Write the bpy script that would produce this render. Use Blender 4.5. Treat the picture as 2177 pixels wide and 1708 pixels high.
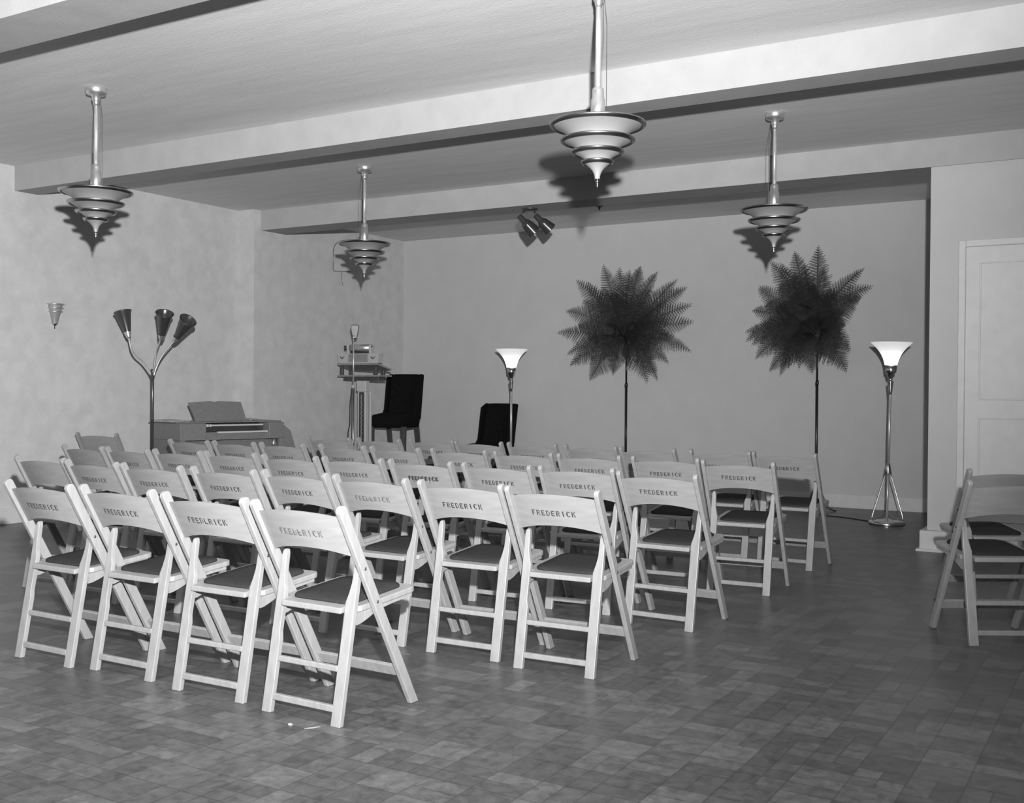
import bpy, math, random
from mathutils import Vector, Matrix

# ------------------------------------------------------------------ scene, camera, light
for o in list(bpy.data.objects):
    bpy.data.objects.remove(o)
S = bpy.context.scene
COL = S.collection

CAM_H = 1.2066
YAW, PITCH, ROLL, FPX = math.radians(30.860), math.radians(-0.665), math.radians(0.394), 2284.6
fw = Vector((-math.sin(YAW) * math.cos(PITCH), math.cos(YAW) * math.cos(PITCH), math.sin(PITCH)))
rt = Vector((math.cos(YAW), math.sin(YAW), 0))
up = rt.cross(fw)
rt, up = rt * math.cos(ROLL) + up * math.sin(ROLL), up * math.cos(ROLL) - rt * math.sin(ROLL)
cam_d = bpy.data.cameras.new('camera')
cam = bpy.data.objects.new('camera', cam_d)
COL.objects.link(cam)
cam.matrix_world = Matrix(((rt.x, up.x, -fw.x, 0), (rt.y, up.y, -fw.y, 0), (rt.z, up.z, -fw.z, CAM_H), (0, 0, 0, 1)))
cam_d.sensor_fit = 'HORIZONTAL'
cam_d.sensor_width = 36.0
cam_d.lens = 36.0 * FPX / 2177.0
cam_d.clip_start = 0.05
S.camera = cam

w = bpy.data.worlds.new('world'); S.world = w; w.use_nodes = True
w.node_tree.nodes['Background'].inputs[0].default_value = (0.5, 0.5, 0.5, 1)
w.node_tree.nodes['Background'].inputs[1].default_value = 0.15

FLASH = Vector((0.16, -0.04, 1.60))
def flash(name, energy, size_deg, aim, blend=1.0, radius=0.035):
    d = bpy.data.lights.new(name, 'SPOT'); d.energy = energy; d.spot_size = math.radians(size_deg)
    d.spot_blend = blend; d.shadow_soft_size = radius; d.color = (1, 1, 1)
    o = bpy.data.objects.new(name, d); COL.objects.link(o)
    o.location = FLASH
    o.rotation_euler = (Vector(aim) - FLASH).to_track_quat('-Z', 'Y').to_euler()
    return o
flash('flash_bulb', 480, 160, (-6.5, 7.0, 2.6))
flash('flash_reflector', 3850, 104, (-7.9, 7.7, 4.7))
# weak fill light added behind the camera, not a lamp of the room
def area(name, loc, size, energy):
    d = bpy.data.lights.new(name, 'AREA'); d.energy = energy; d.shape = 'DISK'; d.size = size
    o = bpy.data.objects.new(name, d); COL.objects.link(o); o.location = loc
    return o
area('added_fill_light', (1.2, -1.5, 2.7), 0.6, 3)

S.view_settings.view_transform = 'Standard'
S.view_settings.look = 'None'
S.view_settings.gamma = 1.0
S.view_settings.use_curve_mapping = False
S.view_settings.exposure = 0.0

# ------------------------------------------------------------------ materials (the photograph is black and white)
def mat(name, g, rough=0.6, metal=0.0, var=0.0, scale=6.0, bump=0.0, bscale=60.0, spec=0.5, stretch=None, coat=0.0):
    m = bpy.data.materials.new(name); m.use_nodes = True
    nt = m.node_tree; b = nt.nodes['Principled BSDF']
    b.inputs['Base Color'].default_value = (g, g, g, 1)
    b.inputs['Roughness'].default_value = rough
    b.inputs['Metallic'].default_value = metal
    b.inputs['Specular IOR Level'].default_value = spec
    if coat: b.inputs['Coat Weight'].default_value = coat
    tc = nt.nodes.new('ShaderNodeTexCoord'); mp = nt.nodes.new('ShaderNodeMapping')
    nt.links.new(tc.outputs['Object'], mp.inputs[0])
    if stretch: mp.inputs['Scale'].default_value = stretch
    n = nt.nodes.new('ShaderNodeTexNoise'); n.inputs['Scale'].default_value = scale; n.inputs['Detail'].default_value = 5
    nt.links.new(mp.outputs[0], n.inputs['Vector'])
    r = nt.nodes.new('ShaderNodeMapRange')
    r.inputs['From Min'].default_value = 0.3; r.inputs['From Max'].default_value = 0.7
    r.inputs['To Min'].default_value = g * (1 - var); r.inputs['To Max'].default_value = min(1, g * (1 + var))
    nt.links.new(n.outputs['Fac'], r.inputs['Value'])
    c = nt.nodes.new('ShaderNodeCombineColor')
    for i in range(3): nt.links.new(r.outputs[0], c.inputs[i])
    nt.links.new(c.outputs[0], b.inputs['Base Color'])
    if bump:
        n2 = nt.nodes.new('ShaderNodeTexNoise'); n2.inputs['Scale'].default_value = bscale; n2.inputs['Detail'].default_value = 3
        nt.links.new(mp.outputs[0], n2.inputs['Vector'])
        bp = nt.nodes.new('ShaderNodeBump'); bp.inputs['Strength'].default_value = bump; bp.inputs['Distance'].default_value = 0.01
        nt.links.new(n2.outputs['Fac'], bp.inputs['Height']); nt.links.new(bp.outputs[0], b.inputs['Normal'])
    return m

M = {}
M['wall'] = mat('painted_wall', 0.475, 0.8, var=0.025, scale=5, bump=0.15, bscale=150, spec=0.25)
M['wallmottle'] = mat('mottled_plaster_wall', 0.506, 0.8, var=0.075, scale=8, bump=0.2, bscale=120, spec=0.25)
M['hall'] = mat('unseen_darkened_wall', 0.145, 0.8, var=0.05, scale=5)  # for the unseen right and rear walls, darkened to weaken bounced fill
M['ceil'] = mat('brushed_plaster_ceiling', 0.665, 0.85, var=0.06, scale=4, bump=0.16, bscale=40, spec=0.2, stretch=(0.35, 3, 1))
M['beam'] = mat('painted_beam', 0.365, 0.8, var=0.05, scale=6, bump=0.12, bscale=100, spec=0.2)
M['trim'] = mat('painted_trim', 0.544, 0.45, var=0.04, scale=12, bump=0.03)
M['wood'] = mat('maple_wood', 0.252, 0.42, var=0.10, scale=8, bump=0.05, bscale=30, stretch=(6, 6, 1.2))
M['woodback'] = mat('maple_ply', 0.252, 0.40, var=0.08, scale=6, bump=0.03, bscale=20, stretch=(1.2, 6, 7))
M['pad'] = mat('seat_pad_fabric', 0.026, 0.85, var=0.12, scale=40, bump=0.15, bscale=400, spec=0.15)
M['ink'] = mat('stencil_ink', 0.036, 0.6, var=0.5, scale=90)
M['inkfade'] = mat('worn_stencil_ink', 0.099, 0.6, var=0.5, scale=80)
M['inkbold'] = mat('fresh_stencil_ink', 0.025, 0.5, var=0.3, scale=90)
M['inkfaint'] = mat('faint_stencil_ink', 0.264, 0.6, var=0.25, scale=60)
M['chrome'] = mat('polished_metal', 0.62, 0.22, metal=1.0, var=0.03, scale=3)
M['mic'] = mat('microphone_metal', 0.22, 0.3, metal=0.8, var=0.1)
M['rim'] = mat('rim_metal', 0.42, 0.27, metal=1.0, var=0.05, scale=20)
M['satin'] = mat('satin_metal', 0.62, 0.36, metal=0.85, var=0.05, scale=30)
M['stem'] = mat('brushed_light_metal', 0.62, 0.36, metal=0.6, var=0.04, scale=30)
M['darkmetal'] = mat('dark_metal', 0.12, 0.35, metal=0.8, var=0.1)
M['gun'] = mat('dark_lacquered_metal', 0.06, 0.28, metal=0.3, var=0.1, spec=0.7)
M['spot'] = mat('dark_satin_metal', 0.035, 0.24, var=0.1, spec=0.6)
M['bolt'] = mat('bolt_metal', 0.10, 0.35, metal=0.6)
M['glass'] = mat('frosted_glass_bowl', 0.238, 0.35, var=0.03, scale=5, spec=0.5)
M['black'] = mat('black_enamel', 0.012, 0.3, var=0.1)
M['velvet'] = mat('black_velvet', 0.006, 0.95, var=0.3, scale=30, spec=0.1)
M['darkwood'] = mat('dark_wood', 0.05, 0.4, var=0.3, scale=14, stretch=(5, 5, 1))
M['organ'] = mat('organ_walnut', 0.158, 0.4, var=0.14, scale=9, stretch=(3, 3, 9))
M['organdark'] = mat('organ_dark', 0.035, 0.4, var=0.2)
M['ivory'] = mat('ivory_keys', 0.462, 0.3)
M['paper'] = mat('paper', 0.330, 0.8, var=0.1, scale=20)
M['white'] = mat('white_enamel', 0.409, 0.4, var=0.04)
M['lectgrey'] = mat('grey_panel', 0.218, 0.5, var=0.12, scale=20)
M['fern'] = mat('fern_leaf', 0.043, 0.6, var=0.25, scale=12, spec=0.3)
M['fernstem'] = mat('fern_rachis', 0.012, 0.6)
M['cord'] = mat('rubber_cord', 0.012, 0.5)
M['plaster'] = mat('white_scrap', 0.561, 0.7)

# torchiere glass: translucent shell around a burning bulb
m = bpy.data.materials.new('opal_lamp_glass'); m.use_nodes = True; nt = m.node_tree; nt.nodes.clear()
out = nt.nodes.new('ShaderNodeOutputMaterial'); tr = nt.nodes.new('ShaderNodeBsdfTranslucent'); df = nt.nodes.new('ShaderNodeBsdfDiffuse')
mx = nt.nodes.new('ShaderNodeMixShader'); mx.inputs[0].default_value = 0.5
tr.inputs[0].default_value = (0.9, 0.9, 0.9, 1); df.inputs[0].default_value = (0.75, 0.75, 0.75, 1)
nt.links.new(tr.outputs[0], mx.inputs[1]); nt.links.new(df.outputs[0], mx.inputs[2]); em = nt.nodes.new('ShaderNodeEmission'); em.inputs[1].default_value = 0.25; ad = nt.nodes.new('ShaderNodeAddShader')
nt.links.new(mx.outputs[0], ad.inputs[0]); nt.links.new(em.outputs[0], ad.inputs[1]); nt.links.new(ad.outputs[0], out.inputs[0])
M['opal'] = m

# floor: waxed linoleum tiles, some split in halves, random tones
def floor_material():
    m = bpy.data.materials.new('linoleum_tile_floor'); m.use_nodes = True
    nt = m.node_tree; L = nt.links; b = nt.nodes['Principled BSDF']
    tc = nt.nodes.new('ShaderNodeTexCoord'); sep = nt.nodes.new('ShaderNodeSeparateXYZ'); L.new(tc.outputs['Object'], sep.inputs[0])
    def mth(op, a, bb=None, cc=None):
        n = nt.nodes.new('ShaderNodeMath'); n.operation = op
        for i, v in enumerate((a, bb, cc)):
            if v is None: continue
            if isinstance(v, (int, float)): n.inputs[i].default_value = v
            else: L.new(v, n.inputs[i])
        return n.outputs[0]
    CS = 0.16
    x = mth('DIVIDE', sep.outputs[0], CS); y = mth('DIVIDE', sep.outputs[1], CS)
    # staggered rows of double tiles
    fx, fy = mth('FLOOR', x), mth('FLOOR', y)
    def wn(a, bq, seed):
        c = nt.nodes.new('ShaderNodeCombineXYZ'); L.new(a, c.inputs[0]); L.new(bq, c.inputs[1]); c.inputs[2].default_value = seed
        n = nt.nodes.new('ShaderNodeTexWhiteNoise'); n.noise_dimensions = '3D'; L.new(c.outputs[0], n.inputs['Vector']); return n.outputs['Value']
    r = wn(fx, fy, 1.5); r2 = wn(fx, fy, 7.5)
    # number of sub tiles in x and y : 1 or 2
    sx = mth('ADD', 1.0, mth('GREATER_THAN', r, 0.62)); sy = mth('ADD', 1.0, mth('GREATER_THAN', r2, 0.55))
    lx, ly = mth('FRACT', x), mth('FRACT', y)
    ux, uy = mth('MULTIPLY', lx, sx), mth('MULTIPLY', ly, sy)
    ix, iy = mth('ADD', mth('MULTIPLY', fx, 2.0), mth('FLOOR', ux)), mth('ADD', mth('MULTIPLY', fy, 2.0), mth('FLOOR', uy))
    tone = wn(ix, iy, 3.3)
    # distance to the joint
    jx = mth('DIVIDE', mth('PINGPONG', ux, 0.5), sx); jy = mth('DIVIDE', mth('PINGPONG', uy, 0.5), sy)
    joint = mth('LESS_THAN', mth('MINIMUM', jx, jy), 0.016)
    n1 = nt.nodes.new('ShaderNodeTexNoise'); n1.inputs['Scale'].default_value = 22; n1.inputs['Detail'].default_value = 8
    n1.inputs['Roughness'].default_value = 0.65; n1.inputs['Distortion'].default_value = 0.6
    L.new(tc.outputs['Object'], n1.inputs['Vector'])
    n2 = nt.nodes.new('ShaderNodeTexNoise'); n2.inputs['Scale'].default_value = 1.3; n2.inputs['Detail'].default_value = 3
    L.new(tc.outputs['Object'], n2.inputs['Vector'])
    rr = nt.nodes.new('ShaderNodeMapRange'); rr.inputs['From Min'].default_value = 0.3; rr.inputs['From Max'].default_value = 0.7
    rr.inputs['To Min'].default_value = 0.5; rr.inputs['To Max'].default_value = 1.5; L.new(n1.outputs['Fac'], rr.inputs['Value'])
    t1 = mth('MULTIPLY_ADD', mth('POWER', tone, 1.6), FLOOR_AMP, FLOOR_BASE)
    t2 = mth('MULTIPLY', t1, rr.outputs[0])
    t3 = mth('MULTIPLY', t2, mth('MULTIPLY_ADD', n2.outputs['Fac'], 0.4, 0.8))
    t4 = mth('MULTIPLY', t3, mth('MULTIPLY_ADD', joint, -0.42, 1.0))
    c = nt.nodes.new('ShaderNodeCombineColor')
    for i in range(3): L.new(t4, c.inputs[i])
    L.new(c.outputs[0], b.inputs['Base Color'])
    b.inputs['Roughness'].default_value = 0.36
    ro = mth('MULTIPLY_ADD', n1.outputs['Fac'], 0.3, 0.2); L.new(ro, b.inputs['Roughness'])
    b.inputs['Specular IOR Level'].default_value = 0.45
    bp = nt.nodes.new('ShaderNodeBump'); bp.inputs['Strength'].default_value = 0.12; bp.inputs['Distance'].default_value = 0.003
    L.new(mth('ADD', n1.outputs['Fac'], mth('MULTIPLY', joint, -0.7)), bp.inputs['Height']); L.new(bp.outputs[0], b.inputs['Normal'])
    return m
FLOOR_AMP, FLOOR_BASE = 0.046, 0.058
M['floor'] = floor_material()

# ------------------------------------------------------------------ mesh helpers
class MB:
    def __init__(s): s.v = []; s.f = []; s.m = []; s.sm = []
    def add(s, verts, faces, mi=0, smooth=False, T=None):
        k = len(s.v)
        s.v += [tuple(T @ Vector(p)) if T is not None else tuple(p) for p in verts]
        for f in faces:
            s.f.append(tuple(i + k for i in f)); s.m.append(mi); s.sm.append(smooth)
        return s
    def box(s, a, b, mi=0, T=None, ch=0.0):
        """box from corner a to corner b; ch chamfers the edges that run along the longest axis and the ends"""
        x0, y0, z0 = [min(a[i], b[i]) for i in range(3)]; x1, y1, z1 = [max(a[i], b[i]) for i in range(3)]
        if ch <= 0:
            v = [(x0, y0, z0), (x1, y0, z0), (x1, y1, z0), (x0, y1, z0), (x0, y0, z1), (x1, y0, z1), (x1, y1, z1), (x0, y1, z1)]
            f = [(0, 3, 2, 1), (4, 5, 6, 7), (0, 1, 5, 4), (1, 2, 6, 5), (2, 3, 7, 6), (3, 0, 4, 7)]
            return s.add(v, f, mi, False, T)
        # chamfered box : 24 vertices
        c = min(ch, (x1 - x0) / 2.01, (y1 - y0) / 2.01, (z1 - z0) / 2.01)
        X, Y, Z = (x0, x1), (y0, y1), (z0, z1)
        idx = {}; v = []
        for i in (0, 1):
            for j in (0, 1):
                for k in (0, 1):
                    sx, sy, sz = 1 - 2 * i, 1 - 2 * j, 1 - 2 * k
                    for ax in range(3):
                        p = [X[i] + sx * c, Y[j] + sy * c, Z[k] + sz * c]
                        p[ax] = (X[i], Y[j], Z[k])[ax]
                        idx[(i, j, k, ax)] = len(v); v.append(tuple(p))
        f = []
        for ax in range(3):
            o1, o2 = [q for q in range(3) if q != ax]
            for side in (0, 1):
                q = []
                for (p1, p2) in ((0, 0), (1, 0), (1, 1), (0, 1)):
                    key = [0, 0, 0]; key[ax] = side; key[o1] = p1; key[o2] = p2
                    q.append(idx[(*key, ax)])
                f.append(tuple(q))
            # edges along ax
            for p1 in (0, 1):
                for p2 in (0, 1):
                    ka = [0, 0, 0]; kb = [0, 0, 0]; ka[o1] = kb[o1] = p1; ka[o2] = kb[o2] = p2; kb[ax] = 1
                    f.append((idx[(*ka, o1)], idx[(*kb, o1)], idx[(*kb, o2)], idx[(*ka, o2)]))
        for i in (0, 1):
            for j in (0, 1):
                for k in (0, 1):
                    f.append(tuple(idx[(i, j, k, a)] for a in range(3)))
        return s.add(v, f, mi, False, T)
    def lathe(s, prof, n=32, mi=0, T=None, smooth=True, cap=True):
        """prof = [(r, z)...]"""
        v = []; f = []
        for (r, z) in prof:
            for i in range(n):
                a = 2 * math.pi * i / n; v.append((r * math.cos(a), r * math.sin(a), z))
        for k in range(len(prof) - 1):
            for i in range(n):
                j = (i + 1) % n; f.append((k * n + i, k * n + j, (k + 1) * n + j, (k + 1) * n + i))
        if cap:
            if prof[0][0] > 1e-5: f.append(tuple(range(n - 1, -1, -1)))
            if prof[-1][0] > 1e-5: f.append(tuple((len(prof) - 1) * n + i for i in range(n)))
        return s.add(v, f, mi, smooth, T)
    def tube(s, pts, r, n=10, mi=0, T=None, closed=False):
        pts = [Vector(p) for p in pts]; N = len(pts); rs = r if isinstance(r, (list, tuple)) else [r] * N
        v = []; f = []; prev = None
        for k, p in enumerate(pts):
            if closed: t = (pts[(k + 1) % N] - pts[k - 1]).normalized()
            else: t = (pts[min(k + 1, N - 1)] - pts[max(k - 1, 0)]).normalized()
            if prev is None:
                a = Vector((0, 0, 1)) if abs(t.z) < 0.9 else Vector((1, 0, 0))
                u = t.cross(a).normalized()
            else: u = (prev - t * prev.dot(t)).normalized()
            prev = u; w_ = t.cross(u)
            for i in range(n):
                an = 2 * math.pi * i / n; q = p + (u * math.cos(an) + w_ * math.sin(an)) * rs[k]; v.append(tuple(q))
        for k in range(N if closed else N - 1):
            kk = (k + 1) % N
            for i in range(n):
                j = (i + 1) % n; f.append((k * n + i, k * n + j, kk * n + j, kk * n + i))
        if not closed: f.append(tuple(range(n - 1, -1, -1))); f.append(tuple((N - 1) * n + i for i in range(n)))
        return s.add(v, f, mi, True, T)
    def prism(s, outline, d0, d1, fn, mi=0, T=None):
        """outline 2D points; fn(u, v, d) -> 3D"""
        n = len(outline)
        v = [fn(p[0], p[1], d0) for p in outline] + [fn(p[0], p[1], d1) for p in outline]
        f = [tuple(range(n - 1, -1, -1)), tuple(range(n, 2 * n))]
        for i in range(n): f.append((i, (i + 1) % n, n + (i + 1) % n, n + i))
        return s.add(v, f, mi, False, T)
    def mesh(s, name, mats):
        me = bpy.data.meshes.new(name); me.from_pydata(s.v, [], s.f)
        for mm in (mats if isinstance(mats, (list, tuple)) else [mats]): me.materials.append(mm)
        me.polygons.foreach_set('material_index', s.m); me.polygons.foreach_set('use_smooth', s.sm)
        import bmesh
        b = bmesh.new(); b.from_mesh(me); bmesh.ops.recalc_face_normals(b, faces=b.faces); b.to_mesh(me); b.free()
        me.update(); return me
    def obj(s, name, mats, parent=None, bevel=0.0):
        o = bpy.data.objects.new(name, s.mesh(name, mats)); COL.objects.link(o)
        if parent is not None: o.parent = parent
        if bevel:
            md = o.modifiers.new('bevel', 'BEVEL'); md.width = bevel; md.segments = 2; md.limit_method = 'ANGLE'; md.angle_limit = math.radians(40)
        return o

def thing(name, label, cat, loc=(0, 0, 0), rotz=0.0, group=None, tilt=None):
    o = bpy.data.objects.new(name, None); COL.objects.link(o); o.empty_display_size = 0.1
    o.location = loc; o.rotation_euler = (tilt[0], tilt[1], rotz) if tilt else (0, 0, rotz)
    o['label'] = label; o['category'] = cat
    if group: o['group'] = group
    return o
def tag(o, label, cat, group=None):
    o['label'] = label; o['category'] = cat
    if group: o['group'] = group
    return o
def struct(o): o['kind'] = 'structure'; return o
def dup(root, loc, rotz, label=None, group=None):
    def cp(o, par):
        c = o.copy(); COL.objects.link(c)
        if par is not None: c.parent = par
        for ch in [q for q in o.children]: cp(ch, c)
        return c
    r = cp(root, None); r.location = loc; r.rotation_euler = (0, 0, rotz)
    if label: r['label'] = label
    if group: r['group'] = group
    return r
def arc(p0, p1, p2, n=10):
    p0, p1, p2 = Vector(p0), Vector(p1), Vector(p2)
    return [p0 * (1 - t) ** 2 + p1 * 2 * t * (1 - t) + p2 * t * t for t in [i / n for i in range(n + 1)]]
def catmull(P, n=6):
    P = [Vector(p) for p in P]; Q = [P[0] * 2 - P[1]] + P + [P[-1] * 2 - P[-2]]; out_ = []
    for k in range(1, len(Q) - 2):
        for i in range(n):
            t = i / n; a, b, c, d = Q[k - 1:k + 3]
            out_.append(0.5 * ((2 * b) + (c - a) * t + (2 * a - 5 * b + 4 * c - d) * t * t + (3 * b - a - 3 * c + d) * t ** 3))
    out_.append(P[-1]); return out_

# ------------------------------------------------------------------ the room
LW, LW2, PX, PY, YB = -8.561, -8.424, -8.331, 8.511, 11.32
B1F, B1B, B2F, B2B, ZC, ZB, RPX = 5.837, 6.065, 8.61, 8.964, 3.123, 2.908, -1.47
XR, YR = 4.2, -3.2
struct(MB().box((LW - 0.2, YR - 0.2, -0.2), (XR + 0.2, YB + 0.2, 0)).obj('floor', M['floor']))
struct(MB().box((LW - 0.2, YR - 0.2, ZC), (XR + 0.2, YB + 0.2, ZC + 0.2)).obj('ceiling', M['ceil']))
b = MB().box((LW - 0.2, YR, 0), (LW, PY, ZC)).box((LW - 0.2, PY, 0), (PX, B2B + 0.02, ZC)).box((LW - 0.2, B2B + 0.02, 0), (LW2, YB, ZC))
struct(b.obj('wall_left', M['wallmottle']))
struct(MB().box((LW - 0.2, YB, 0), (XR + 0.2, YB + 0.2, ZC)).obj('wall_back', M['wall']))
struct(MB().box((RPX, B2F + 0.015, 0), (XR, YB, ZB)).box((RPX, B2B, ZB), (XR, YB, ZC)).obj('wall_right_alcove', M['wall']))
struct(MB().box((XR, YR, 0), (XR + 0.2, B2F + 0.015, ZC)).obj('wall_right', M['hall']))
struct(MB().box((LW - 0.2, YR - 0.2, 0), (XR + 0.2, YR, ZC)).obj('wall_rear', M['hall']))
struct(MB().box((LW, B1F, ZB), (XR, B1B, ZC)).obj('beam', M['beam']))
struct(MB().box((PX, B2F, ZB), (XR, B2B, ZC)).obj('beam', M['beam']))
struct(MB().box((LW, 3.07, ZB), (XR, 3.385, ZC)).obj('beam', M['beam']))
# baseboards
struct(MB().box((LW2, YB - 0.018, 0), (RPX, YB, 0.142), ch=0.004).box((LW2, YB - 0.032, 0), (RPX, YB - 0.018, 0.018), ch=0.004).obj('baseboard_back', M['trim']))
struct(MB().box((LW, YR, 0), (LW + 0.018, PY, 0.142), ch=0.004).obj('baseboard_left', M['trim']))
b = MB().box((RPX - 0.045, B2F - 0.045, 0), (-1.262, B2F + 0.015, 0.158), ch=0.003).box((RPX - 0.045, B2F + 0.015, 0), (RPX, YB - 0.04, 0.158), ch=0.003)
b.box((RPX - 0.068, B2F - 0.068, 0), (-1.262, B2F - 0.045, 0.02), ch=0.003).box((RPX - 0.068, B2F - 0.045, 0), (RPX - 0.045, YB - 0.04, 0.02), ch=0.003)
struct(b.obj('baseboard_right', M['trim']))
# door in the alcove wall, painted white, casing flush
dY = B2F + 0.015
door = struct(MB().box((-1.215, dY - 0.012, 0.012), (-0.39, dY, 2.287), ch=0.002).obj('door_1', M['trim']))
MB().box((-1.265, dY - 0.026, 0), (-1.215, dY, 2.337), ch=0.004).box((-0.39, dY - 0.026, 0), (-0.34, dY, 2.337), ch=0.004).box((-1.215, dY - 0.026, 2.287), (-0.39, dY, 2.337), ch=0.004).obj('door_frame', M['trim'], door)
def panel(x0, z0, x1, z1):
    t = 0.012
    return MB().box((x0, dY - 0.020, z0), (x1, dY - 0.012, z0 + t), ch=0.002).box((x0, dY - 0.020, z1 - t), (x1, dY - 0.012, z1), ch=0.002).box((x0, dY - 0.020, z0 + t), (x0 + t, dY - 0.012, z1 - t), ch=0.002).box((x1 - t, dY - 0.020, z0 + t), (x1, dY - 0.012, z1 - t), ch=0.002)
panel(-1.12, 1.15, -0.49, 2.17).obj('door_panel', M['trim'], door)
panel(-1.12, 0.25, -0.49, 1.02).obj('door_panel', M['trim'], door)
b = MB(); Tk = Matrix.Translation((-0.45, dY - 0.012, 1.02)) @ Matrix.Rotation(math.radians(90), 4, 'X')
b.lathe([(0.026, 0), (0.026, 0.006), (0.010, 0.010), (0.010, 0.03), (0.024, 0.042), (0.026, 0.055), (0.016, 0.066), (0, 0.068)], 20, T=Tk).obj('door_knob', M['satin'], door)
# low platform in the far corner under the lectern
plat = struct(MB().box((LW2, 9.55, 0), (-7.02, YB - 0.033, 0.352)).obj('stage_platform', M['darkwood']))

# ------------------------------------------------------------------ folding chairs
YT, ZT = 0.429, 0.790            # side rail: foot at y = YT on the floor, top at y = 0, z = ZT
def rail_y(z): return YT * (1 - z / ZT)
SL = math.hypot(YT, ZT); DY, DZ = -YT / SL, ZT / SL     # direction up the rail
NY, NZ = -DZ, DY                                        # normal towards the rear, downwards
def front_leg(s):
    h = 0.0205
    pts = []
    # bottom cut on the floor
    for off in (h, -h):
        # point on line (YT + NY*off + DY*t , NZ*off + DZ*t) with z = 0
        t = -NZ * off / DZ; pts.append((YT + NY * off + DY * t, 0.0))
    for a in range(0, 9):
        an = math.pi * a / 8; c_, s_ = -math.cos(an), math.sin(an)
        ty, tz = 0 - DY * 0.017, ZT - DZ * 0.017
        pts.append((ty + NY * c_ * h + DY * s_ * 0.017, tz + NZ * c_ * h + DZ * s_ * 0.017))
    return MB().prism(pts, s * 0.199, s * 0.221, lambda u, v, d: (d, u, v))
def rear_leg(s):
    o = [(0.147, 0), (0.191, 0), (0.191, 0.572), (0.187, 0.588), (0.179, 0.594), (0.172, 0.588), (0.168, 0.572), (0.165, 0.50), (0.158, 0.465), (0.147, 0.43)]
    if s < 0: o = o[:-1] + [(0.151, 0.44), (0.153, 0.29), (0.147, 0.26)]
    sh = lambda u, v, d: (s * u, 0.037 + v * 0.185 + d, v)
    return MB().prism(o, -0.011, 0.011, sh)
def rear_y(z): return 0.037 + z * 0.185
def bolt(x, y, z, s):
    T = Matrix.Translation((x, y, z)) @ Matrix.Rotation(math.radians(90 * s), 4, 'Y')
    return MB().lathe([(0.0062, 0), (0.0062, 0.0012), (0.003, 0.0026), (0, 0.0028)], 10, T=T)

def bow(u): return -0.027 * (1 - u * u)
def back_pt(u, z, d):
    """u in -1..1 across, z height, d = offset to the front"""
    return (u * 0.199, rail_y(z) + bow(u) + d, z)
GL = {
 'F': [[(0, 0), (1.5, 0), (1.5, 7), (0, 7)], [(1.8, 5.7), (4.7, 5.9), (4.9, 7), (1.8, 7)], [(1.8, 3.0), (3.7, 3.1), (3.7, 4.2), (1.8, 4.3)]],
 'R': [[(0, 0), (1.5, 0), (1.5, 7), (0, 7)], [(1.8, 5.7), (3.8, 5.9), (4.6, 6.3), (4.1, 7), (1.8, 7)], [(3.9, 3.9), (5, 4.3), (5, 6), (3.9, 5.7)], [(1.8, 2.9), (3.6, 3.0), (4.4, 3.7), (3.6, 4.1), (1.8, 4.2)], [(2.6, 2.7), (3.7, 2.7), (5.1, 0), (3.9, 0)]],
 'E': [[(0, 0), (1.5, 0), (1.5, 7), (0, 7)], [(1.8, 5.7), (4.9, 5.7), (4.8, 7), (1.8, 7)], [(1.8, 2.9), (4.0, 3.0), (4.0, 4.1), (1.8, 4.2)], [(1.8, 0), (4.8, 0), (4.9, 1.35), (1.8, 1.35)]],
 'D': [[(0, 0), (1.5, 0), (1.5, 7), (0, 7)], [(1.8, 5.7), (3.3, 5.9), (4.1, 6.6), (3.3, 7), (1.8, 7)], [(1.8, 0), (3.3, 0), (4.1, 0.4), (3.3, 1.1), (1.8, 1.35)], [(3.9, 1.2), (5, 1.8), (5, 5.2), (3.9, 5.8)]],
 'I': [[(1.75, 0), (3.3, 0), (3.3, 7), (1.75, 7)]],
 'C': [[(0, 1.4), (1.8, 1.35), (1.8, 5.7), (0, 5.6)], [(0.6, 6.1), (1.7, 5.9), (3.7, 5.9), (4.7, 5.3), (4.9, 6.2), (3.9, 7), (1.4, 7)], [(0.6, 0.9), (1.4, 0), (3.9, 0), (4.9, 0.8), (4.7, 1.7), (3.7, 1.1), (1.7, 1.1)]],
 'K': [[(0, 0), (1.5, 0), (1.5, 7), (0, 7)], [(1.6, 3.9), (3.7, 7), (5.1, 7), (2.4, 3.2)], [(2.5, 3.0), (3.4, 3.7), (5.1, 0), (3.8, 0)]],
}
def add_text(b, mi, word='FREDERICK', x0=-0.107, z0=0.668, dx=0.0, dz=0.0, skip=(), h=0.0275, lift=0.0007):
    sx, sz = 0.0167 / 5.0, h * DZ / 7.0
    for k, c in enumerate(word):
        for q, poly in enumerate(GL[c]):
            if (k, q) in skip: continue
            v = []
            for (px, pz) in poly:
                x = x0 + dx + k * 0.0236 + px * sx; z = z0 + dz + pz * sz
                v.append(back_pt(x / 0.199, z, -0.0055 - lift))
            b.add(v, [tuple(range(len(v)))], mi)
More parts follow.
